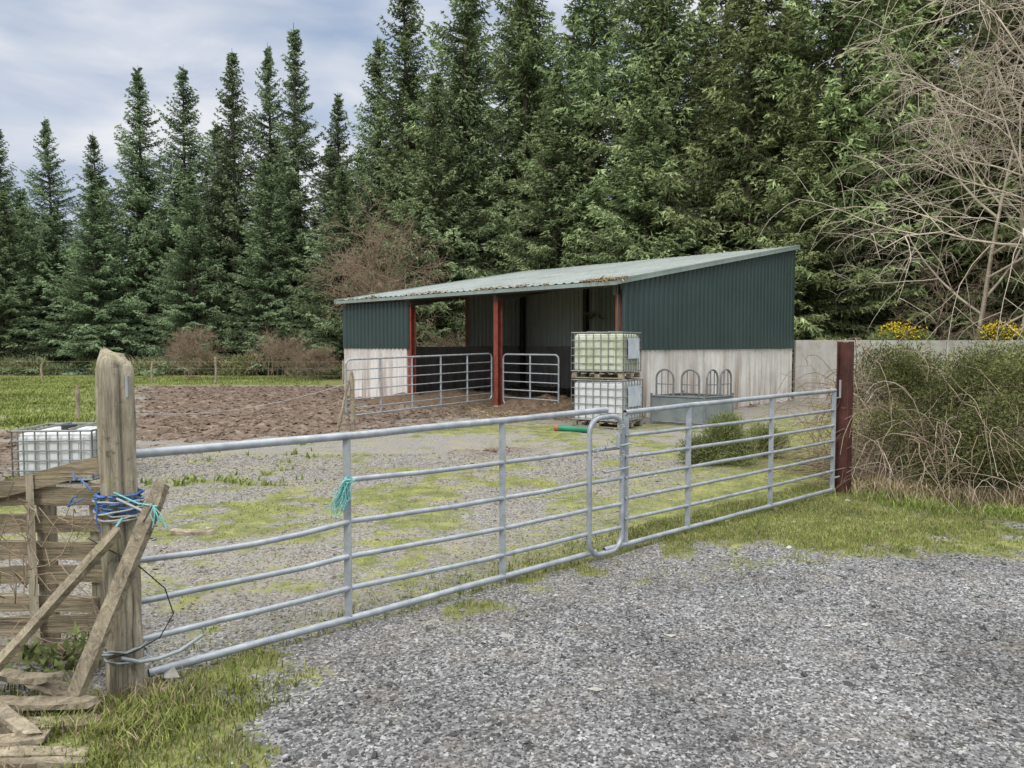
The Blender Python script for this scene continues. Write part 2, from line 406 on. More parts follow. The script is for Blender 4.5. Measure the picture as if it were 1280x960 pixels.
def tufts(name, centers, nper, h, spread, mat, seed, wid=.003):
    rng = np.random.default_rng(seed); C = np.repeat(np.array(centers), nper, 0); n = len(C)
    x = C[:, 0]+rng.normal(0, spread, n); y = C[:, 1]+rng.normal(0, spread, n)
    z = gz(x, y)-.01
    hh = h*(.4+.8*rng.random(n)); a = rng.random(n)*6.283; ln = hh*(.2+.9*rng.random(n))
    P = np.stack([x, y, z], 1); W = np.stack([-np.sin(a), np.cos(a), 0*a], 1)*wid
    D = np.stack([np.cos(a), np.sin(a), 0*a], 1); U = np.array([0, 0, 1.])
    m1 = P+D*(ln*.25)[:, None]+U*(hh*.6)[:, None]; tp = P+D*ln[:, None]+U*(hh*(.85+.2*rng.random(n)))[:, None]
    V = np.stack([P-W, P+W, m1+W*.8, m1-W*.8, tp], 1)
    i = (np.arange(n)*5)[:, None]; sh = np.clip(rng.normal(.5, .25, n), 0, 1)
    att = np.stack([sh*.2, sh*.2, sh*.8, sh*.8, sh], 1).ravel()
    obj(name, np_mesh(name, V.reshape(-1, 3), [i+np.array([[0,1,2,3]]), i+np.array([[3,2,4]])], [mat], {'tip': att}))
rc = np.random.default_rng(9)
tufts('grass_tuft', [(rc.uniform(-2.5,-1.15), rc.uniform(2.5,3.7)) for _ in range(45)], 55, .085, .06, grass_m, 11)
tufts('dry_grass_tuft', [(rc.uniform(-2.4,-1.5), rc.uniform(2.7,3.8)) for _ in range(26)], 30, .09, .07, dry_m, 12)
def front_edge(x): return np.interp(x, [4.1, 5.2, 9], [8.45, 7.75, 7.6])
tufts('grass_tuft', [(x, front_edge(x)-rc.uniform(.05,.8)) for x in rc.uniform(3.6,8.2,90)], 50, .12, .10, grass_m, 13, .004)
tufts('dry_grass_tuft', [(x, front_edge(x)+rc.uniform(-.2,.35)) for x in rc.uniform(3.95,8.2,130)], 50, .22, .10, dry_m, 14, .004)

# ------------------------------------------------------------------ field gate (two leaves)
def G(t, z, off=0): return (GO[0]+t*GD[0]-off*GD[1], GO[1]+t*GD[1]+off*GD[0], z)
gate = empty('field_gate', G(1.8, 0))
b = MB()
rg = np.random.default_rng(2)
def bar(t0, z0, t1, z1, r, sag=0, off=0, k=9, kink=0):
    tt = np.linspace(0, 1, k); P = [G(t0+(t1-t0)*q, z0+(z1-z0)*q - sag*4*q*(1-q) + rg.normal(0, .0015), off+kink*math.sin(q*6)) for q in tt]
    b.tube(P, r, 10)
bar(-.06, 1.165, 3.42, 1.185, .0235, .01)
for z in (.64, .43, .24): bar(-.05, z, 1.137, z+.01, .0165, .028 if z == .64 else .006, kink=.008)
for z in (.90, .65, .44, .25): bar(1.137, z, 3.22, z-.02, .0165, .012)
bar(0.02, .06, 3.30, .075, .0215, .0)
b.build('tubes', galv, gate, True)
b = MB()
for t in (1.137, 2.343): b.beam(G(t, .035), G(t, 1.17), .012, .045)
b.build('stiles', galv, gate, bevel=.003)
lp = []
t0, t1, z0, z1, rr = 3.215, 3.60, .05, 1.13, .12
for cx, cz, a0 in ((t1-rr, z1-rr, 0), (t0+rr, z1-rr, 90), (t0+rr, z0+rr, 180), (t1-rr, z0+rr, 270)):
    for q in range(7):
        a = math.radians(a0+q*15); lp.append(G(cx+rr*math.cos(a), cz+rr*math.sin(a), -.01))
lp.append(lp[0]); lb = MB().tube(lp, .021, 10)
for z in (.90, .65, .44, .25): lb.tube([G(3.215, z-.02, -.01), G(3.6, z-.025, -.01)], .0165, 8)
lb.build('rounded_end', galv, gate, True)
cb = MB()
for i in range(26):
    q = i/25; c = np.array(G(3.40+.17*math.sin(q*9), .92-.10*math.sin(q*5)+.03*math.cos(q*14), -.045)); a = rg.random()*3
    ring = [c+.014*np.array([math.cos(u)*math.cos(a), math.cos(u)*math.sin(a), math.sin(u)]) for u in np.linspace(0, 6.283, 9)]
    cb.tube(ring, .0035, 5)
cb.box(G(3.50, .93, -.05), (.03,.02,.09)); cb.tube([G(3.36, .89, -.045), G(3.66, .90, -.045)], .009, 8)
cb.tube([G(3.36, .70, -.04), G(3.66, .71, -.04)], .009, 8)
cb.build('latch_chain', galv_dull, gate)
gate2 = empty('field_gate', G(5.5, 0)); b = MB()
bar(3.64, 1.15, 7.22, 1.185, .0225, -.005)
for z in (.965, .79, .62, .45, .28): bar(3.64, z, 7.22, z, .0155, .008)
bar(3.40, .075, 7.22, .07, .0205)
b.build('tubes', galv, gate2, True)
b = MB()
for t in (4.50, 5.885, 7.2): b.beam(G(t, .05), G(t, 1.175), .012, .048)
b.beam(G(3.66, .07), G(3.66, 1.15), .012, .04)
b.build('stiles', galv, gate2, bevel=.003)
hb = MB(); hb.tube([G(7.2, 1.1), G(7.34, 1.1), G(7.34, 1.3)], .012, 8); hb.tube([G(7.2, .2), G(7.36, .2)], .012, 8); hb.build('hinges', galv_dull, gate2)

c = np.array([G(7.45, 0)[0], G(7.45, 0)[1]])
sp = MB(); Rz = math.atan2(GD[1], GD[0])
for o in (-.064, .064): sp.box((c[0]-o*GD[1], c[1]+o*GD[0], .865), (.125,.011,1.73), Rz)
sp.box((c[0], c[1], .862), (.010,.117,1.72), Rz)
e = empty('steel_gate_post', (c[0], c[1], 0)); sp.build('h_section', rust_post, e)

# ------------------------------------------------------------------ timber gate post
def timber_post(name, cx, cy, H, r, mat, lean=(0,0), seed=0):
    rng = np.random.default_rng(seed); k = 40; s = 32; V = []
    ph = rng.random(4)*6
    for i in range(k):
        q = i/(k-1); z = -.1+(H+.1)*q
        top = max(0, (q-.955)/.045)
        for j in range(s):
            a = j*2*math.pi/s
            rad = r*(1+.10*math.cos(4*a+.5)+.035*math.sin(3*a+ph[0]+q*2)+.03*math.sin(7*a+ph[1])+.03*math.sin(q*17+a*2+ph[2])+.02*math.sin(q*41+a*3))
            for a0, tw, dp, w in ((4.5,.4,.78,.11),(5.3,-.3,.82,.10),(3.9,-.2,.85,.10),(4.95,.15,.87,.09)):
                if abs(((a-a0+q*tw+3.14) % 6.283)-3.14) < w: rad *= dp
            sx = (1-.38*top**1.3)
            zz = z-.045*top*(math.cos(a)*.5+.5)+(rng.normal(0,.006) if q > .93 else 0)
            V.append((cx+lean[0]*z+rad*math.cos(a)*sx, cy+lean[1]*z+rad*math.sin(a)*(1-.2*top), zz))
    idx = np.arange(k*s).reshape(k, s)
    F = np.stack([idx[:-1], np.roll(idx[:-1], -1, 1), np.roll(idx[1:], -1, 1), idx[1:]], -1).reshape(-1, 4)
    V.append((cx+lean[0]*H, cy+lean[1]*H, H-.012)); T = [[idx[-1, j], idx[-1, (j+1) % s], k*s] for j in range(s)]
    return np_mesh(name, V, [F, np.array(T)], [mat], smooth=True)
tp = empty('timber_gate_post', (-1.935, 3.66, 0))
obj('post', timber_post('post', -1.90, 3.66, 1.675, .084, wood, (-.012, 0), 4), tp)
rb = MB(); rp = np.random.default_rng(8)
def coil(bld, cx, cy, z0, z1, R, turns, r, seed):
    rr = np.random.default_rng(seed); n = int(turns*18); P = []
    for i in range(n):
        a = i/18*2*math.pi; q = i/n
        P.append((cx+(R+.008*math.sin(a*1.7))*math.cos(a), cy+(R+.008*math.cos(a*2.3))*math.sin(a), z0+(z1-z0)*(.5+.5*math.sin(q*9+seed))+rr.normal(0, .003)))
    bld.tube(P, r, 6)
coil(rb, -1.912, 3.66, .89, .98, .100, 8, .0048, 1); rb.tube([(-2.01,3.60,1.0),(-2.08,3.62,1.06),(-2.15,3.7,1.03),(-2.2,3.78,1.06)], .004, 6)
for i in range(2):
    p = np.array([-1.99+rp.normal(0,.02), 3.565, .97]); P = [p]
    for j in range(5): p = p+np.array([rp.normal(-.004,.018), rp.normal(0,.008), rp.normal(-.004,.022)]); P.append(p)
    rb.tube(P, .004, 5)
rb.build('rope_blue', rope_blue, tp, True)
rb = MB(); coil(rb, -1.912, 3.66, .86, .95, .106, 5, .0048, 3)
rb.tube([(-1.87,3.56,.97),(-1.75,3.52,.93),(-1.66,3.5,.90),(-1.64,3.47,.86),(-1.70,3.47,.88),(-1.66,3.47,.97)], .006, 6); rb.build('rope_grey', rope_grey, tp, True)
rb = MB()
rb.tube([(-1.88,3.555,1.0),(-1.74,3.50,.96),(-1.63,3.46,.955)], .004, 6)
for i in range(5): rb.tube([(-1.65,3.46,.955),(-1.63+rp.normal(0,.012),3.45,.92),(-1.62+rp.normal(0,.02),3.45,.87+rp.normal(0,.01))], .003, 5)
rb.tube([(-1.84,3.55,.88),(-1.86,3.52,.84),(-1.83,3.50,.82),(-1.85,3.5,.79)], .006, 6); rb.build('rope_teal', rope_teal, tp, True)
rb = MB(); coil(rb, -1.90, 3.66, .17, .23, .10, 3, .006, 5)
rb.tube([(-1.87,3.56,.20),(-1.8,3.6,.165),(-1.74,3.66,.155),(-1.66,3.72,.17),(-1.6,3.84,.2)], .010, 7); rb.build('hinge_chain', galv_dull, tp, True)
mb = MB(); mb.box((-1.835,3.62,1.50), (.010,.06,.10), .3); mb.build('metal_bracket', galv, tp)
rt = MB(); base = np.array(G(1.137, .90, -.03)); rt.add(*tubes([base+np.array([.026*math.cos(a), .026*math.sin(a), .012*math.sin(a*.5)]) for a in np.linspace(0, 19, 60)], .006, 6))
for i in range(26):
    p = base+np.array([rp.normal(-.01,.012), rp.normal(-.01,.01), rp.normal(0,.02)]); P = [p]
    for j in range(5): p = p+np.array([rp.normal(-.014,.012), rp.normal(-.004,.006), -.034+rp.normal(0,.012)]); P.append(p)
    rt.tube(P, .0026, 4)
e = empty('frayed_rope', tuple(base)); rt.build('strands', rope_teal, e)
cab = MB(); cab.tube([(-2.0,3.55,.78),(-1.9,3.52,.74),(-1.78,3.55,.66),(-1.68,3.62,.52),(-1.66,3.66,.38),(-1.72,3.64,.27),(-1.82,3.58,.22),(-1.93,3.55,.2)], .003, 6)
e = empty('loose_wire', (-1.8,3.55,.5)); cab.build('wire', black_plastic, e, True)

# ------------------------------------------------------------------ pallet fence
pf = empty('pallet_fence', (-2.6, 3.95, 0)); rr = np.random.default_rng(15)
sl = MB(); z = .085
for i in range(7):
    hh = .094+rr.normal(0,.008); x1 = -2.13+rr.normal(0,.03); x0 = -3.5; tl = rr.normal(0,.018)
    kk = 12; V = []
    for j in range(kk+1):
        x = x0+(x1-x0)*j/kk
        for (dy, dz) in ((-.011,-hh/2),(-.011,hh/2),(.011,hh/2),(.011,-hh/2)):
            V.append((x+(rr.normal(0,.012) if j == kk else 0), 3.90+dy+rr.normal(0,.002), z+dz+tl*(j/kk-.5)*2+rr.normal(0,.004)))
    F = []
    for j in range(kk):
        for q in range(4): F.append([j*4+q, j*4+(q+1) % 4, (j+1)*4+(q+1) % 4, (j+1)*4+q])
    F += [[0,1,2,3], [kk*4+3, kk*4+2, kk*4+1, kk*4]]
    sl.add(V, F); z += .137
sl.beam((-2.72,3.87,.93),(-2.12,3.875,1.085), .022, .085)
sl.build('slats', wood_h, pf)
up = MB()
for x in (-2.18, -2.46, -2.85, -3.3): up.box((x, 3.97, .48), (.045,.10,1.0), jit=.004, rng=rr)
up.box((-2.47,3.865,.60), (.045,.022,.86), jit=.006, rng=rr)
up.build('uprights', wood, pf)

def plank(name, a, b_, w, h, seed=0, mat=wood_x, roll=0):
    rng = np.random.default_rng(seed); a = np.array(a, float); b_ = np.array(b_, float); d = b_-a; L = np.linalg.norm(d); d /= L
    ref = np.array([0,0,1.]) if abs(d[2]) < .95 else np.array([1.,0,0]); x = np.cross(d, ref); x /= np.linalg.norm(x); y = np.cross(x, d)
    x, y = math.cos(roll)*x+math.sin(roll)*y, -math.sin(roll)*x+math.cos(roll)*y
    k = 10; V = []; F = []; bend = rng.normal(0, .008)
    for j in range(k+1):
        p = a+d*L*j/k + y*bend*math.sin(j/k*3.14)
        en = .0 if 0 < j < k else rng.random()*.25
        for sx, sy in ((-1,-1),(1,-1),(1,1),(-1,1)): V.append(p+x*(w/2*sx*(1-en)+rng.normal(0,.002))+y*(h/2*sy+rng.normal(0,.0015))+d*rng.normal(0,.01 if j in (0,k) else .002))
    for j in range(k):
        for q in range(4): F.append([j*4+q, j*4+(q+1) % 4, (j+1)*4+(q+1) % 4, (j+1)*4+q])
    F += [[3,2,1,0],[k*4,k*4+1,k*4+2,k*4+3]]
    e = empty(name, tuple((a+b_)/2)); return MB().add(V, F).build('board', mat, e)
plank('wooden_plank', (-1.62,3.50,1.06), (-2.05,3.42,.0), .085, .03, 1, wood_x, .9)
plank('wooden_plank', (-1.83,3.50,.84), (-2.52,3.50,.08), .055, .03, 2, wood_x, .8)
for i, (a_, c_, w_) in enumerate([((-2.4,3.42,.05),(-1.9,3.36,.08),.09), ((-2.5,3.2,.03),(-1.85,3.3,.02),.1), ((-2.3,3.06,.06),(-1.95,3.12,.05),.08), ((-2.3,3.52,.12),(-1.98,3.46,.04),.08),
        ((-2.35,3.0,.02),(-1.75,3.04,.015),.07), ((-2.5,3.4,.13),(-2.0,3.1,.06),.06), ((-2.1,3.42,.17),(-2.5,3.62,.10),.08), ((-2.2,2.9,.03),(-1.7,2.95,.03),.05)]):
    plank('wooden_plank', a_, c_, w_, .025, 20+i, wood_x)
plank('wooden_plank', (-3.05,6.72,.03), (-2.65,6.68,.03), .10, .035, 40, wood_x)
wl = MB()
for i in range(16):
    p = np.array([-2.7+rp.random()*.5, 3.78, .1+rp.random()*.85]); P = [p]
    for j in range(7): p = p+np.array([rp.normal(.04,.05), rp.normal(0,.02), rp.normal(.0,.07)]); P.append(p)
    wl.tube(P, .003, 5)
e = empty('bramble_stem', (-2.5,3.8,.4)); wl.build('stems', brown_twig, e, True)

# ------------------------------------------------------------------ shed
SN = np.array([2.45, 16.8]); SU = np.array([-.7071,.7071]); SV = np.array([.7071,.7071])
LU, LV = 11.2, 8.40
def S(u, v, z): return (SN[0]+u*SU[0]+v*SV[0], SN[1]+u*SU[1]+v*SV[1], z)
def rz_(v): return 3.08+.1733*v
shed = empty('livestock_shed', S(0,0,0))
ang = math.atan2(SV[1], SV[0])
def wall_panels(name, u0, v0, u1, v1, H, th, mat, inward, parent, step=1.55, S=S, seed=0, z0=-.05):
    rng = np.random.default_rng(seed)
    L = math.hypot(u1-u0, v1-v0); n = max(1, round(L/step)); w = MB()
    for i in range(n):
        a = i/n; c_ = (i+1)/n; g = .006/L
        ua, va = u0+(u1-u0)*(a+g), v0+(v1-v0)*(a+g); ub, vb = u0+(u1-u0)*(c_-g), v0+(v1-v0)*(c_-g)
        j = rng.normal(0, .003); iu, iv = inward[0], inward[1]; hh = H+rng.normal(0,.006)
        P = [S(ua+iu*j, va+iv*j, z0), S(ub+iu*j, vb+iv*j, z0), S(ub+iu*(th+j), vb+iv*(th+j), z0), S(ua+iu*(th+j), va+iv*(th+j), z0)]
        V = P+[(p[0], p[1], hh) for p in P]
        w.add(V, [[0,1,2,3],[7,6,5,4],[0,4,5,1],[1,5,6,2],[2,6,7,3],[3,7,4,0]])
    return w.build(name, mat, parent, bevel=.008)
wall_panels('concrete_gable_near', 0, .02, 0, LV, 1.62, .15, concrete, (1,0), shed, seed=1)
wall_panels('concrete_back', .16, LV-.003, LU-.16, LV-.003, 1.62, .15, concrete2, (0,-1), shed, seed=2)
wall_panels('concrete_gable_far', LU, .16, LU, LV, 1.62, .15, concrete2, (-1,0), shed, seed=3)
wall_panels('concrete_front', 7.84, 0, LU, 0, 1.62, .15, concrete, (0,1), shed, seed=4)

def corrugated(name, p0, p1, zb, zt0, zt1, outn, mat, period=.2, depth=.032, S=S, parent=shed):
    p0 = np.array(p0, float); p1 = np.array(p1, float); L = np.linalg.norm(p1-p0); n = int(L/period); V = []; F = []
    prof = [(0,0),(.18,0),(.30,1),(.70,1),(.82,0)]
    pts = []
    for i in range(n):
        for q, h in prof: pts.append(((i+q)*period, h*depth))
    pts.append((L, 0))
    for s_, h in pts:
        q = s_/L; u, v = p0+(p1-p0)*q+np.array(outn)*h
        V.append(S(u, v, zb)); V.append(S(u, v, zt0+(zt1-zt0)*q))
    F = [[2*i, 2*i+2, 2*i+3, 2*i+1] for i in range(len(pts)-1)]
    return MB().add(V, F).build(name, mat, parent)
corrugated('cladding_gable_near', (-.012, -.05), (-.012, LV+.05), 1.57, rz_(-.05)-.01, rz_(LV+.05)-.01, (-1,0), green_sheet)
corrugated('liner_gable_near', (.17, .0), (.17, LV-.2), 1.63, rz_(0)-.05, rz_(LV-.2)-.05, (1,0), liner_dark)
corrugated('cladding_front_far', (7.72, -.012), (LU+.03, -.012), 1.57, rz_(0)-.12, rz_(0)-.12, (0,-1), green_sheet)
corrugated('cladding_gable_far', (LU+.012, 5.3), (LU+.012, LV), 1.57, rz_(5.3)-.02, rz_(LV)-.02, (1,0), liner_sheet)
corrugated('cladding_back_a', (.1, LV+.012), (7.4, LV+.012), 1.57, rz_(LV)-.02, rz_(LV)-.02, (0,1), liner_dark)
corrugated('cladding_back_b', (7.4, LV+.016), (LU, LV+.016), 1.57, rz_(LV)-.02, rz_(LV)-.02, (0,1), liner_sheet)
V = []; pr = [(0,0),(.25,0),(.38,1),(.62,1),(.75,0)]; per = .25; n = int((LU+.24)/per); pts = [((i+q)*per-.12, h*.022) for i in range(n) for q, h in pr]+[(LU+.12, 0)]
vs = [-.26, 2.5, 5.6, LV+.12]
for u, h in pts:
    for v in vs: V.append(S(u, v, rz_(v)+.06+h+.004*math.sin(u*2.3+v)))
k = len(vs); F = [[i*k+j, (i+1)*k+j, (i+1)*k+j+1, i*k+j+1] for i in range(len(pts)-1) for j in range(k-1)]
MB().add(V, F).build('roof_sheets', roof_sheet, shed)
fl = MB()
fl.beam(S(-.07, -.26, rz_(-.26)+.035), S(-.07, LV+.12, rz_(LV+.12)+.035), .09, .12)
fl.beam(S(LU+.09, -.26, rz_(-.26)+.035), S(LU+.09, LV+.12, rz_(LV+.12)+.035), .08, .12)
fl.beam(S(-.02, -.235, rz_(-.235)+.0), S(LU+.04, -.235, rz_(-.235)+.0), .03, .09)
fl.build('verge_flashing', flash_m, shed)
pl = MB()
for v in (-.10, 1.2, 2.65, 4.1, 5.55, 7.0, LV-.1): pl.beam(S(.06, v, rz_(v)-.03), S(LU-.06, v, rz_(v)-.03), .06, .13)
pl.build('purlins', dark_steel, shed)
st = MB(); st2 = MB()
def hcol(bld, u, v, H, w=.16):
    for o in (-w/2, w/2): bld.box(S(u, v+o, H/2-.02), (.011, w, H), ang)
    bld.box(S(u, v, H/2-.023), (w-.011, .009, H-.01), ang)
for u in (.24, 4.08, 7.72, LU-.24):
    hcol(st, u, .22 if u in (.24, LU-.24) else .10, 2.94)
    hcol(st2, u, LV-.30, rz_(LV-.3)-.2)
    st2.beam(S(u, 0, rz_(0)-.20), S(u, LV-.2, rz_(LV-.2)-.20), .10, .19)
st.build('front_columns', red_steel, shed); st2.build('rafters', dark_steel, shed)
ml = MB(); ml.beam(S(LU-.05, 5.3, 1.66), S(LU-.05, 5.3, rz_(5.3)-.2), .1, .1); ml.build('side_post', red_steel, shed)
rl = np.random.default_rng(31)
n = 2600; u = np.where(rl.random(n) < .45, rl.normal(.35,.35,n), rl.random(n)*LU); u = np.clip(u, -.1, LU); v = -.27+np.abs(rl.normal(0,.16,n))
P = np.stack([SN[0]+u*SU[0]+v*SV[0], SN[1]+u*SU[1]+v*SV[1], rz_(v)+.07+rl.random(n)*.03], 1)
k_ = fbm(u, v*0, 2.0, 5) > .5; k_ |= u < 1.0; P = P[k_]; n = len(P)
D = rl.normal(0, 1, (n,3))*np.array([.05,.05,.025]); D[:, 2] -= (rl.random(n) < .15)*.08; E = rl.normal(0,1,(n,3))*.012
V = np.stack([P-E, P+E, P+D], 1).reshape(-1,3)
obj('roof_litter', np_mesh('roof_litter', V, np.arange(n*3).reshape(-1,3), [dry_m], {'tip': rl.random(n*3)}), shed)

def Wd(x, y, z): return (x, y, z)
bw_ = empty('concrete_wall', (14, 22.9, 0))
wall_panels('panels', 8.52, 22.85, 40, 22.4, 1.82, .16, concrete2, (0,1), bw_, 2.2, S=Wd, seed=7)

# ------------------------------------------------------------------ pen gates
def pen_gate(name, a, b_, z0, z1, nb=6, nv=3, r=.019, mat=galv, slope=0):
    a = np.array(a, float); b_ = np.array(b_, float); d = (b_-a); L = np.linalg.norm(d); d /= L
    e = empty(name, (*((a+b_)/2), 0)); g = MB()
    def Q(t, z): return (a[0]+d[0]*t, a[1]+d[1]*t, z+slope*t/L)
    rr = .12; lp = []
    for cx, cz, a0 in ((L-rr, z1-rr, 0), (rr, z1-rr, 90), (rr, z0+rr, 180), (L-rr, z0+rr, 270)):
        for q in range(6): aa = math.radians(a0+q*18); lp.append(Q(cx+rr*math.cos(aa), cz+rr*math.sin(aa)))
    lp.append(lp[0]); g.tube(lp, r*1.1, 8)
    for i in range(1, nb): z = z0+(z1-z0)*(i/nb)**1.12; g.tube([Q(0, z), Q(L, z)], r*.75, 6)
    for i in range(1, nv+1): t = L*i/(nv+1); g.beam(Q(t, z0), Q(t, z1), .012, .04)
    g.build('tubes', mat, e, False)
M0 = S(4.08, .1, 0)
pen_gate('pen_gate', (-3.45,15.75), (M0[0]-.16, M0[1]-.16), .20, 1.38, 6, 4, slope=.08)
pen_gate('pen_gate', (M0[0]+.14, M0[1]-.08), (1.13,18.35), .16, 1.44, 6, 1, .021)
def stake(name, a, b_, r=.035, seed=0):
    k = 8; rng = np.random.default_rng(seed); P = [np.array(a)*(1-q)+np.array(b_)*q+rng.normal(0,.004,3) for q in np.linspace(0,1,k)]
    R = [[r*(1+.1*rng.normal()) for _ in range(k-1)]+[r*.35]]
    e = empty(name, tuple(a)); MB().tube([P], np.array(R), 8).build('shaft', wood_x, e, True)
stake('wooden_stake', (-3.10,14.8,-.05), (-3.13,14.8,1.20), .045, 1)
stake('wooden_stake', (-3.38,14.6,-.05), (-3.18,14.75,1.0), .03, 2)
stake('wooden_stake', (-9.75,17.0,-.05), (-9.75,17.0,.80), .05, 3)
s_ = MB(); s_.tube([(-3.13+(-4.6)*q, 14.8-.4*q, .95-.55*q-.25*math.sin(q*3.14)) for q in np.linspace(0,1,14)], .005, 4)
e = empty('string_line', (-5.5,14.6,.5)); s_.build('string', rope_grey, e)
wf = empty('wire_fence', (-18,32,0)); fp = MB(); fw = MB()
pts = [(-34+i*4.4+rr.normal(0,.4), 34.4-i*.35) for i in range(7)]
for i, (x, y) in enumerate(pts): fp.tube([(x,y,-.1),(x+rr.normal(0,.03),y,.6),(x+rr.normal(0,.04),y,1.0+rr.normal(0,.12))], .05, 7)
for z in (.35,.65,.95): fw.tube([(x,y-.06,z) for x, y in pts], .0025, 3)
fp.build('posts', wood_x, wf); fw.build('wires', galv_dull, wf)

# ------------------------------------------------------------------ water totes
def tote_plastic(name, c1, c2, c3):
    m = M(name); c = m.ramp(m.noise(2.2, 5, .7), [(.3, c1), (.5, c2), (.72, c3)])
    m.col(c).set(.45, 0, .4).bump(m.noise(4, 2), .2, .03); return m.m
pl_a = tote_plastic('tote_plastic_mossy', (.36,.40,.24), (.56,.59,.45), (.70,.72,.64))
pl_b = tote_plastic('tote_plastic_white', (.54,.57,.56), (.68,.70,.70), (.76,.77,.78))
label_m = simple('tote_label', (.40,.47,.55), (.62,.66,.70), 6, .5, 0, .05)
cage_m = simple('tote_cage_steel', (.17,.18,.18), (.30,.31,.30), 6, .5, .2, 0)
def tote(name, loc, rotz, w, d, h, mat, pallet=True):
    e = empty(name, loc, rotz, False); ph = .13 if pallet else .02
    bt = MB(); bt.box((0,0,ph+(h-ph-.03)/2), (w-.07,d-.07,h-ph-.05)); bt.build('bottle', mat, e, False, .06)
    rb = MB()
    for sx in (-1,1):
        for i in range(3): rb.box((sx*(w/2-.035), -d/4+i*d/4, ph+(h-ph)*.5), (.02,.09,(h-ph)*.6)); rb.box((-w/4+i*w/4, sx*(d/2-.035), ph+(h-ph)*.5), (.12,.02,(h-ph)*.6))
    rb.build('moulded_ribs', mat, e, False, .008)
    cg = MB(); W2, D2 = w/2, d/2
    for i in range(6):
        z = ph+.03+(h-ph-.04)*i/5; r_ = .014 if i in (0,5) else .010
        cg.tube([(-W2,-D2,z),(W2,-D2,z)], r_, 6); cg.tube([(-W2,D2,z),(W2,D2,z)], r_, 6); cg.tube([(-W2,-D2,z),(-W2,D2,z)], r_, 6); cg.tube([(W2,-D2,z),(W2,D2,z)], r_, 6)
    for i in range(8):
        x = -W2+w*i/7
        for y in (-D2, D2): cg.tube([(x,y,ph),(x,y,h)], .010, 6)
        y = -D2+d*i/7
        for x2 in (-W2, W2): cg.tube([(x2,y,ph),(x2,y,h)], .010, 6)
    for x in (-W2*.4, W2*.4): cg.tube([(x,-D2,h+.005),(x,D2,h+.005)], .014, 6)
    cg.build('cage', cage_m, e, True)
    lb = MB(); lb.box((W2+.012, D2*.1, ph+(h-ph)*.60), (.004,.62,.42)); lb.build('label_plates', label_m, e)
    cp = MB(); cp.tube([(0,0,h-.05),(0,0,h+.02),(0,0,h+.021)], [[.09,.09,.001]], 16); cp.build('cap', black_plastic, e)
    if pallet:
        pb = MB()
        for y in (-D2+.05, 0, D2-.05):
            pb.box((0,y,.022), (w,.09,.02))
            for x in (-W2+.06, 0, W2-.06): pb.box((x,y,.066), (.11,.09,.066))
        for i in range(6): pb.box((-W2+.07+(w-.14)*i/5, 0, .111), (.10,d,.02))
        pb.build('pallet', wood_x, e)
tote('water_tote', (1.98,15.75,.0), math.radians(-33), 1.16, .98, .98, pl_b)
tote('water_tote', (1.96,15.77,.995), math.radians(-30), 1.14, .98, .95, pl_a)
tote('water_tote', (-5.62,9.6,.0), math.radians(6), .92, .9, .66, pl_b, False)
pp = empty('drain_pipe', (1.1,14.4,.05)); q_ = MB(); q_.tube([(.92,14.75,.06),(1.5,14.45,.06)], .055, 14); q_.tube([(.925,14.747,.06),(1.495,14.453,.06)], .045, 14); q_.build('green_tube', green_pipe, pp, True)
q_ = MB(); q_.tube([(.84,14.79,.065),(.92,14.75,.062)], .06, 14); q_.build('orange_end', simple('orange_plastic', (.30,.09,.05), (.42,.15,.08), 9, .6), pp, True)

fe = empty('livestock_feeder', (3.85,16.3,0)); fb_ = MB(); ft = MB()
FC = [(2.98,16.2),(3.95,15.55),(4.72,16.2),(3.85,17.05)]
for i in range(4):
    a = np.array(FC[i]); c_ = np.array(FC[(i+1) % 4]); d = c_-a; L = np.linalg.norm(d); d /= L
    fb_.beam((*a, .33), (*c_, .33), .006, .54)
    ft.tube([(*a,.06),(*c_,.06)], .02, 7); ft.tube([(*a,.60),(*c_,.60)], .022, 7); ft.tube([(*c_,.04),(*c_,.66)], .024, 7)
    for q in ((.26,.74) if i in (0,1) else ()):
        c0 = a+d*L*q; P = []
        for aa in np.linspace(0, math.pi, 11): P.append((*(c0+d*.19*math.cos(aa)), .98+.19*math.sin(aa)))
        P = [(*(c0+d*.19), .60)]+P+[(*(c0-d*.19), .60)]
        ft.tube(P, .022, 7)
        for o in (-.07, .07): ft.tube([(*(c0+d*o), .60),(*(c0+d*o), 1.15)], .011, 6)
        ft.tube([(*(c0-d*.19), .86),(*(c0+d*.19), .86)], .011, 6)
fb_.build('sheet_sides', simple('feeder_sheet', (.17,.20,.21), (.28,.31,.31), 3, .5, .2, .1), fe); ft.build('tombstone_loops', simple('old_galv', (.12,.13,.14), (.24,.25,.26), 5, .6, .2), fe, True)

def mound(name, cx, cy, rx, ry, h, mat, seed=0, n=46):
    g = np.linspace(-1,1,n); A, B = np.meshgrid(g, g); r = np.hypot(A,B)
    z = h*np.clip(1-r**2, 0, 1)**.8*(.35+1.2*fbm(A*rx+cx, B*ry+cy, 2.2, seed)) + (fbm(A*rx, B*ry, 9, seed+3)-.5)*.09*(r < 1) - .16*(r >= .97)
    idx = np.arange(n*n).reshape(n,n); F = np.stack([idx[:-1,:-1], idx[:-1,1:], idx[1:,1:], idx[1:,:-1]], -1).reshape(-1,4)
    obj(name, np_mesh(name, np.stack([A*rx+cx, B*ry+cy, z], -1).reshape(-1,3), F, [mat], smooth=True))
dung = simple('manure', (.05,.032,.02), (.20,.14,.09), 9, .95, 0, 1.0, 30)
mound('manure_heap', .9, 18.9, 1.6, 1.3, .38, dung, 3)
mound('manure_heap', -1.8, 22.2, 2.6, 2.2, .30, dung, 5)
rs = np.random.default_rng(44); n = 3500
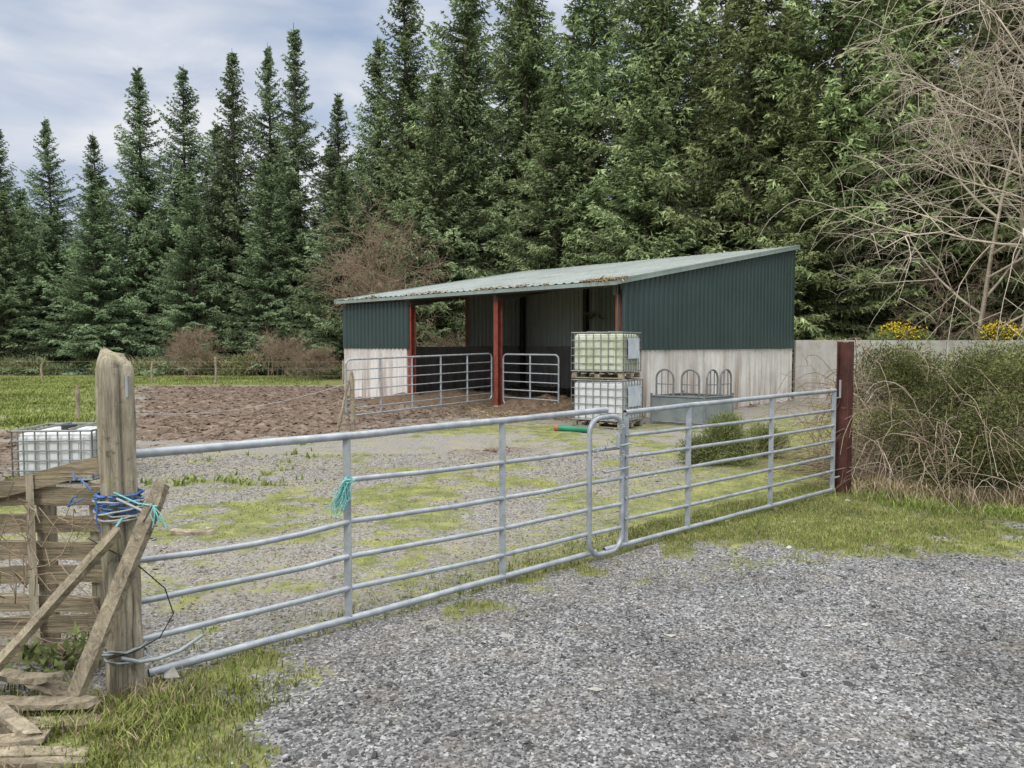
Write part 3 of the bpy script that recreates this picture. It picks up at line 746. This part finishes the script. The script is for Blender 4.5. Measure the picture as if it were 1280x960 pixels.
cx = rs.normal(.6,1.1,n); cy = rs.normal(18.2,.9,n); P = np.stack([cx, cy, gz(cx,cy)+.02+.24*np.exp(-((cx-.9)/1.1)**2-((cy-18.9)/.9)**2)+rs.random(n)*.05], 1)
D = rs.normal(0,1,(n,3))*np.array([.07,.07,.02]); E = rs.normal(0,1,(n,3))*.004
obj('straw', np_mesh('straw', np.stack([P-E,P+E,P+D],1).reshape(-1,3), np.arange(n*3).reshape(-1,3), [dry_m], {'tip': np.repeat(rs.random(n),3)}))

# ------------------------------------------------------------------ spruce trees
def make_spruce(name, seed, H=20., R=3.2):
    rng = np.random.default_rng(seed); TV = []; TA = []; BP = []; BR = []
    z = .4; lob = rng.random(6)*6.28
    while z < H-.15:
        q = z/H; n = rng.integers(5, 8)
        for i in range(n):
            az = rng.random()*6.283
            side = 1+.16*math.sin(az*2+lob[0]+z*.35)+.14*math.sin(az*3+lob[1]-z*.6)+.13*math.sin(z*1.7+lob[2]+az)
            L = (R*(1-q)**1.0*side*(.60+.55*rng.random())*min(1, .84+q*1.4)+.14)
            el = -.20+.80*q**1.3+rng.normal(0,.12); dr = .22*(1-q)
            hd = np.array([math.cos(az), math.sin(az), 0]); pd = np.array([-math.sin(az), math.cos(az), 0])
            zb = z+rng.normal(0,.12)
            def cur(s): return hd*(s*L)[:, None] + np.array([0,0,1.])*(zb + L*(el*s-dr*s**2*.9+.20*s**3))[:, None]
            ns = max(4, int(L/.16)); s = np.repeat(np.linspace(.10,1,ns),2)+rng.normal(0,.015,ns*2); s = np.clip(s, .05, 1)
            sd = np.tile([1,-1], ns)
            P = cur(s); l2 = np.clip(.40*L*(1-s)**.7+.18, .1, .72)*(.65+.6*rng.random(ns*2))*(1-.5*q)
            d2 = hd*.62 + pd*(sd*.72)[:, None] + np.stack([rng.normal(0,.12,ns*2), rng.normal(0,.12,ns*2), -.45+rng.normal(0,.22,ns*2)+.5*q], 1)
            d2 /= np.linalg.norm(d2, axis=1, keepdims=True)
            mm = 5; qq = (np.arange(mm)+.5)/mm
            B = P[:, None]+d2[:, None]*(l2[:, None]*qq)[..., None]; B[..., 2] -= .12*(l2[:, None]*qq**2)
            t3 = d2[:, None]*.75+rng.normal(0,.42,(ns*2,mm,3)); t3[..., 2] -= .10
            t3 /= np.linalg.norm(t3, axis=2, keepdims=True)
            l3 = (.15+.13*rng.random((ns*2,mm)))*(1-.3*q)
            wd = np.cross(t3, rng.normal(0,1,(ns*2,mm,3))); wd /= np.linalg.norm(wd, axis=2, keepdims=True)+1e-6
            wd *= (.028+.018*rng.random((ns*2,mm)))[..., None]
            T = np.stack([B-wd, B+wd, B+t3*l3[..., None]], 2).reshape(-1,3)
            bt = rng.normal(.04,.15)
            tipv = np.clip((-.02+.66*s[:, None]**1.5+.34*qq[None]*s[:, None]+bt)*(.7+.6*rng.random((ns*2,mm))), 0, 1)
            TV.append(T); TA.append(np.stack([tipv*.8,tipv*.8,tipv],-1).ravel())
            ss = np.linspace(0,.9,4); BP.append(cur(ss)); BR.append(np.array([.032,.022,.014,.006])*(.5+L/3))
        z += (.28+.14*rng.random())*(1-.35*q)
    TVc = np.concatenate(TV)
    bv, bf = tubes(np.array(BP), np.array(BR), 3)
    tz = np.linspace(-.2, H+.3, 14); tv, tf = tubes(np.stack([.05*np.sin(tz*.3), .05*np.cos(tz*.23), tz], 1), (.21*(1-tz/(H+.3)).clip(0,1)**.8+.012)[None], 8)
    n0 = len(TVc); V = np.concatenate([TVc, bv, tv])
    F3 = np.arange(n0).reshape(-1,3); F4 = np.concatenate([bf+n0, tf+n0+len(bv)])
    att = np.concatenate([np.concatenate(TA), np.zeros(len(bv)+len(tv))])
    mi = np.concatenate([np.zeros(len(F3),int), np.ones(len(F4),int)])
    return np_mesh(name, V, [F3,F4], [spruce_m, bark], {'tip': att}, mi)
SPR = [make_spruce('spruce_%d' % i, 100+i, 20, r) for i, r in enumerate((4.4, 4.8, 4.0, 4.6, 5.1))]
rt_ = np.random.default_rng(77)
front = [(-30.7,46,14.6,.80),(-27.4,46,15.1,.75),(-25.4,47,14.6,.75),(-22.3,46,18.0,.90),(-20.0,47,18.4,.90),(-16.6,46,19.2,.92),(-14.9,47.5,20.0,.85),(-12.6,45.5,20.4,.98),
    (-10.3,46,16.6,.80),(-7.4,43,18.6,.95),(-5.2,41,21.8,1.05),(-2.6,39,22.5,1.1),(.6,38.2,24,1.1),(3.6,36,24,1.15),(6.8,34.2,24,1.15),(9.6,31.2,23,1.1),(12.3,29.6,24,1.15),
    (15.6,28.8,22,1.1),(19.0,28.4,23,1.15),(22.6,28,22,1.15),(26.5,28,23,1.2),(-34.5,46.5,15,.85),(-38.5,47,15.5,.9),(-18.3,43.6,11.5,.7),(-23.9,43.8,11,.75),(-28.8,43.5,10.5,.75),(-9.0,40.6,11,.75),(-13.6,42.8,12,.8),
    (1.9,34.8,14,.85),(5.6,31.6,13,.85),(-3.6,36.2,14.5,.85),(10.6,28.2,11,.7)]
for i, (x, y, H, w) in enumerate(front):
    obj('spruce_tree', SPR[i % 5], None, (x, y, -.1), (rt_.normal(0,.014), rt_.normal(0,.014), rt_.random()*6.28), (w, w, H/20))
ff = empty('spruce_forest', (0,50,0))
k = 0
for row in range(2):
    for j in range(25):
        q = j/24; x = -46+q*80+rt_.normal(0,.7)
        yb = np.interp(x, [-60,-34,-12,-5,2,9,14,24,60],[54,50,50,45,41.5,38,35,33,33])+row*4.4+rt_.normal(0,.8)
        H = np.interp(x, [-40,-24,-19,-8,-3,40],[12.6,13,15.5,15.5,23,24])*rt_.uniform(.80,1.04)
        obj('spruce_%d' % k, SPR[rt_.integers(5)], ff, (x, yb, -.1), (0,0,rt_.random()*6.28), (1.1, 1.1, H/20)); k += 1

# ------------------------------------------------------------------ bare trees / brambles
def bare(name, x, y, H, seed, mat, levels=4, spread=.9, droop=.25, nch=(7,7,6,5), r0=.12, stems=1, lean=(0,0), rmin=.005):
    rng = np.random.default_rng(seed); P = []; R = []
    def grow(p, d, L, r, lv):
        pts = [p]; k = 6; dd = d.copy()
        for i in range(k-1):
            dd = dd+rng.normal(0,.13,3); dd[2] -= droop*.16*lv*(i/k) if lv >= 2 else 0
            if lv < 2: dd[2] += .05
            dd /= np.linalg.norm(dd); p = p+dd*L/(k-1); pts.append(p)
        P.append(pts); R.append(np.linspace(r, r*.35 if lv < levels else r*.5, k))
        if lv >= levels: return
        for c_ in range(nch[lv]):
            s = .22+.78*(c_+rng.random())/nch[lv]; f = s*(k-1); i = min(int(f), k-2); b0 = pts[i]+(pts[i+1]-pts[i])*(f-i)
            ax = (pts[i+1]-pts[i]); ax /= np.linalg.norm(ax); rv = rng.normal(0,1,3); rv -= ax*(rv@ax); rv /= np.linalg.norm(rv)
            nd = ax*.75+rv*spread; nd /= np.linalg.norm(nd)
            grow(b0, nd, L*(.5+.2*rng.random())*(1.15-s*.4), max(r*(.5-.1*s), rmin), lv+1)
    for s in range(stems):
        d = np.array([rng.normal(0,.25), rng.normal(0,.25), 1.]) if stems > 1 else np.array([rng.normal(0,.08), rng.normal(0,.05), 1.])
        d[0] += lean[0]; d[1] += lean[1]
        d /= np.linalg.norm(d); grow(np.array([x+rng.normal(0,.12)*stems**.3, y+rng.normal(0,.1), -.1]), d, H*.62, r0, 0)
    V, F = tubes(np.array(P), np.array(R), 3)
    e = empty(name, (x, y, 0)); obj('branches', np_mesh(name+'_m', V, F, [mat], smooth=True), e)
bare('bare_tree', 16.2, 24.6, 21, 1, pale_bark, 4, .85, .5, (12,8,7,6), .19, 1, (0,-.02), .010)
bare('bare_tree', 14.6, 24.9, 13, 12, pale_bark, 4, .85, .6, (9,7,6,5), .12, 1, (.05,0), .008)
bare('bare_tree', 17.9, 24.2, 19, 6, pale_bark, 4, .85, .5, (12,8,7,5), .16, 1, (-.08,0), .010)
bare('bare_tree', 13.4, 25.4, 6.5, 2, brown_twig, 4, .9, .5, (7,6,5,4), .07, 1)
bare('bare_tree', -6.6, 36.0, 9.6, 3, brown_twig, 4, .7, .1, (7,6,6,5), .08, 2, (0,0), .009)
bare('bare_tree', -4.6, 35.5, 7.0, 4, brown_twig, 4, .8, .1, (6,6,5,5), .06, 2)
for i, (x, y, H) in enumerate([(-15.4,36,2.9),(-11.6,37,2.7),(-9.3,36,2.0),(-2.6,33.6,2.6),(15.6,24.6,3.2),(18.5,24.4,3.4),(12.3,24.8,2.6)]):
    bare('bare_shrub', x, y, H, 20+i, brown_twig, 3, .8, .1, (7,7,7), .022, 7)

def brambles(name, xr, n, dep, Lr, rad, mat, seed, hmax=1.6):
    rng = np.random.default_rng(seed); k = 9
    x = rng.uniform(*xr, n); fe_ = front_edge(x); dy = rng.random(n)*dep; y = fe_+.25+dy
    a = rng.random(n)*6.283; up = .5+.5*rng.random(n); L = rng.uniform(*Lr, n)
    env = hmax*(.76+.24*np.sin((x-xr[0])*1.9+1.2)+.10*np.sin(x*6))*np.clip((x-xr[0]+.3)/.5, .45, 1)*np.clip((dy+.4)/.8, .4, 1)
    P = np.zeros((n,k,3)); P[:,0] = np.stack([x, y, np.where(rng.random(n) < .45, 0, rng.random(n)*env*.85)], 1)
    d = np.stack([np.cos(a)*(1-up*.6), np.sin(a)*(1-up*.6), up*1.2], 1)
    for i in range(1,k):
        d = d+rng.normal(0,.16,(n,3)); d[:,2] -= .24
        over = P[:, i-1, 2] > env*.95; d[over, 2] -= .5
        d /= np.linalg.norm(d, axis=1, keepdims=True); P[:, i] = P[:, i-1]+d*(L/(k-1))[:, None]
        P[:, i, 2] = np.maximum(P[:, i, 2], .01)
    R = rad*(.5+rng.random(n))[:, None]*np.linspace(1,.35,k)[None]
    V, F = tubes(P, R, 3); e = empty(name, (np.mean(xr), 9.5, 0)); obj('stems', np_mesh(name+'_s', V, F, [mat], smooth=True), e); return e
def leafcloud(name, parent, C, RAD, n, size, mat, seed, wid=.3, up=.3):
    rng = np.random.default_rng(seed); C = np.array(C); RAD = np.array(RAD)
    i = rng.integers(len(C), size=n); d = rng.normal(0,1,(n,3)); d /= np.linalg.norm(d, axis=1, keepdims=True)
    rr = (rng.random(n)**.4); P = C[i]+d*RAD[i]*rr[:, None]*(1+rng.normal(0,.12,n))[:, None]; P[:, 2] = np.abs(P[:, 2])
    t = d*.6+rng.normal(0,.6,(n,3)); t[:, 2] += up; t /= np.linalg.norm(t, axis=1, keepdims=True)
    w = np.cross(t, rng.normal(0,1,(n,3))); w /= np.linalg.norm(w, axis=1, keepdims=True)+1e-6
    l = size*(.5+rng.random(n)); V = np.stack([P-w*(l*wid*.5)[:,None], P+w*(l*wid*.5)[:,None], P+t*l[:,None]], 1).reshape(-1,3)
    tip = np.clip(rr*.7+rng.normal(0,.22,n), 0, 1)
    obj(name, np_mesh(name, V, np.arange(n*3).reshape(-1,3), [mat], {'tip': np.repeat(tip,3)}), parent)
e1 = brambles('bramble_thicket', (4.15,8.4), 2600, 2.2, (.7,2.0), .0062, brown_twig, 1, 1.62)
e2 = brambles('bramble_thicket', (4.3,8.4), 1900, 1.8, (.5,1.6), .0048, pale_bark, 2, 1.55)
rq = np.random.default_rng(61)
def cc(x, d, z): return (x, float(front_edge(x))+d, z)
Cs = [cc(4.3+rq.random()*1.5, .4+rq.random()*1.0, .90+rq.random()*.62) for _ in range(44)]+[cc(5.6+rq.random()*2.8, .6+rq.random(), 1.0+rq.random()*.5) for _ in range(18)]+[cc(4.3+rq.random()*1.1, .15+rq.random()*.5, .2+rq.random()*.8) for _ in range(26)]+[cc(5.4+rq.random()*2.8, .3+rq.random()*.5, .2+rq.random()*.9) for _ in range(12)]
leafcloud('leaves', e1, Cs, [(.30,.30,.25)]*len(Cs), 110000, .034, gorse_m, 3, .32)
gz1 = empty('gorse_bush', (3.0,10.6,0)); Cs = [(2.75,10.55,.22),(2.95,10.6,.42),(3.2,10.6,.2),(2.6,10.7,.18),(3.7,11.2,.3),(3.9,11.3,.2),(3.05,10.8,.5)]
leafcloud('needles', gz1, Cs, [(.26,.25,.22)]*len(Cs), 17000, .06, gorse_m, 4, .14, .7)
for i, (x, y, z) in enumerate([(12.2,24.0,1.95),(15.3,23.9,1.95),(16.4,24.1,1.8),(10.3,24.3,1.5)]):
    gb = empty('gorse_bush', (x,y,0)); Cs = [(x+rq.normal(0,.5), y+rq.normal(0,.2), z*rq.random()+.1) for _ in range(14)]+[(x,y,z),(x+.4,y,z-.1)]
    leafcloud('needles', gb, Cs, [(.4,.35,.3)]*len(Cs), 14000, .09, gorse_m, 30+i, .25, .5)
    leafcloud('flowers', gb, [(x,y-.1,z+.2),(x+.35,y-.2,z+.05),(x-.4,y-.2,z+.1)], [(.45,.25,.32)]*3, 420 if i < 3 else 40, .06, flower_m, 50+i, .9)
ug = empty('undergrowth', (0,34,0)); Cs = []
for i in range(110):
    x = rq.uniform(-40,26); yb = np.interp(x, [-60,-34,-12,-5,2,9,14,24,60],[46,43,41,35.5,33.5,29,26.5,25.6,25.6])-rq.random()*1.8+(.8 if x < -8 else 0); Cs.append((x,yb,.1+rq.random()**2*(1.1 if x > -8 else .6)))
leafcloud('ferns_and_briars', ug, Cs, [(1.0,.7,.45)]*len(Cs), 80000, .17, fern_m, 71, .3, .3)
leafcloud('dead_stems', ug, Cs[::2], [(1.1,.8,.5)]*len(Cs[::2]), 26000, .30, dry_m, 72, .05, .6)
e3 = empty('nettle_patch', (-2.2,3.9,0)); leafcloud('leaves', e3, [(-2.25,3.75,.10),(-2.15,3.82,.16),(-2.45,3.78,.08)], [(.14,.08,.12)]*3, 200, .05, gorse_m, 91, .6)

# ------------------------------------------------------------------ sky and light
w = bpy.data.worlds.new('World'); SC.world = w; w.use_nodes = True; nt = w.node_tree; N = nt.nodes; L = nt.links; N.clear()
out = N.new('ShaderNodeOutputWorld'); sky = N.new('ShaderNodeTexSky'); sky.sky_type = 'NISHITA'; sky.sun_disc = False
SE, SR = math.radians(42), math.radians(205)
sky.sun_elevation = SE; sky.sun_rotation = SR
b1 = N.new('ShaderNodeBackground'); b1.inputs[1].default_value = .14; L.new(sky.outputs[0], b1.inputs[0])
b2 = N.new('ShaderNodeBackground')
tc = N.new('ShaderNodeTexCoord'); mp = N.new('ShaderNodeMapping'); mp.inputs['Scale'].default_value = (1,1,2.8); mp.inputs['Location'].default_value = (.35,.1,0); L.new(tc.outputs['Generated'], mp.inputs[0])
# overcast luminance rises toward the zenith
sx = N.new('ShaderNodeSeparateXYZ'); L.new(tc.outputs['Generated'], sx.inputs[0])
mr = N.new('ShaderNodeMapRange'); mr.interpolation_type = 'SMOOTHSTEP'; mr.inputs['From Min'].default_value = .35; mr.inputs['From Max'].default_value = 1.; mr.inputs['To Min'].default_value = .95; mr.inputs['To Max'].default_value = 3.4
L.new(sx.outputs[2], mr.inputs['Value']); L.new(mr.outputs[0], b2.inputs[1])
n1 = N.new('ShaderNodeTexNoise'); n1.inputs['Scale'].default_value = 2.6; n1.inputs['Detail'].default_value = 3; n1.inputs['Roughness'].default_value = .55; n1.inputs['Distortion'].default_value = .5; L.new(mp.outputs[0], n1.inputs['Vector'])
r1 = N.new('ShaderNodeValToRGB'); r1.color_ramp.elements[0].position = .34; r1.color_ramp.elements[1].position = .50; r1.color_ramp.elements[0].color = (.55,.55,.55,1); L.new(n1.outputs['Fac'], r1.inputs[0])
n2 = N.new('ShaderNodeTexNoise'); n2.inputs['Scale'].default_value = 4.2; n2.inputs['Detail'].default_value = 5; n2.inputs['Distortion'].default_value = .3; L.new(mp.outputs[0], n2.inputs['Vector'])
r2 = N.new('ShaderNodeValToRGB'); r2.color_ramp.elements[0].position = .36; r2.color_ramp.elements[1].position = .62; r2.color_ramp.elements[0].color = (.47,.56,.73,1); r2.color_ramp.elements[1].color = (.86,.88,.93,1); L.new(n2.outputs['Fac'], r2.inputs[0])
mz = N.new('ShaderNodeMapRange'); mz.inputs['From Min'].default_value = .4; mz.inputs['From Max'].default_value = .75; L.new(sx.outputs[2], mz.inputs['Value'])
mc = N.new('ShaderNodeMix'); mc.data_type = 'RGBA'; L.new(mz.outputs[0], mc.inputs[0]); L.new(r2.outputs[0], mc.inputs[6]); mc.inputs[7].default_value = (.89,.885,.87,1)
L.new(mc.outputs[2], b2.inputs[0])
mx = N.new('ShaderNodeMixShader'); L.new(r1.outputs[0], mx.inputs[0]); L.new(b1.outputs[0], mx.inputs[1]); L.new(b2.outputs[0], mx.inputs[2]); L.new(mx.outputs[0], out.inputs[0])
sl_ = bpy.data.lights.new('sun', 'SUN'); sl_.energy = 1.5; sl_.angle = math.radians(16); sl_.color = (1,.96,.90)
so = bpy.data.objects.new('sun', sl_); COL.objects.link(so)
dirv = Vector((math.sin(SR)*math.cos(SE), math.cos(SR)*math.cos(SE), math.sin(SE)))
so.rotation_euler = dirv.to_track_quat('Z', 'Y').to_euler(); so.location = dirv*30

cam = bpy.data.cameras.new('camera'); cam.sensor_width = 36; cam.lens = 26.7; cam.clip_end = 2000; cam.clip_start = .05
co = bpy.data.objects.new('camera', cam); COL.objects.link(co); co.location = (0,0,1.7); co.rotation_euler = (math.radians(87.0), 0, 0)
SC.camera = co
print('tris', sum(len(m.polygons) for m in bpy.data.meshes))
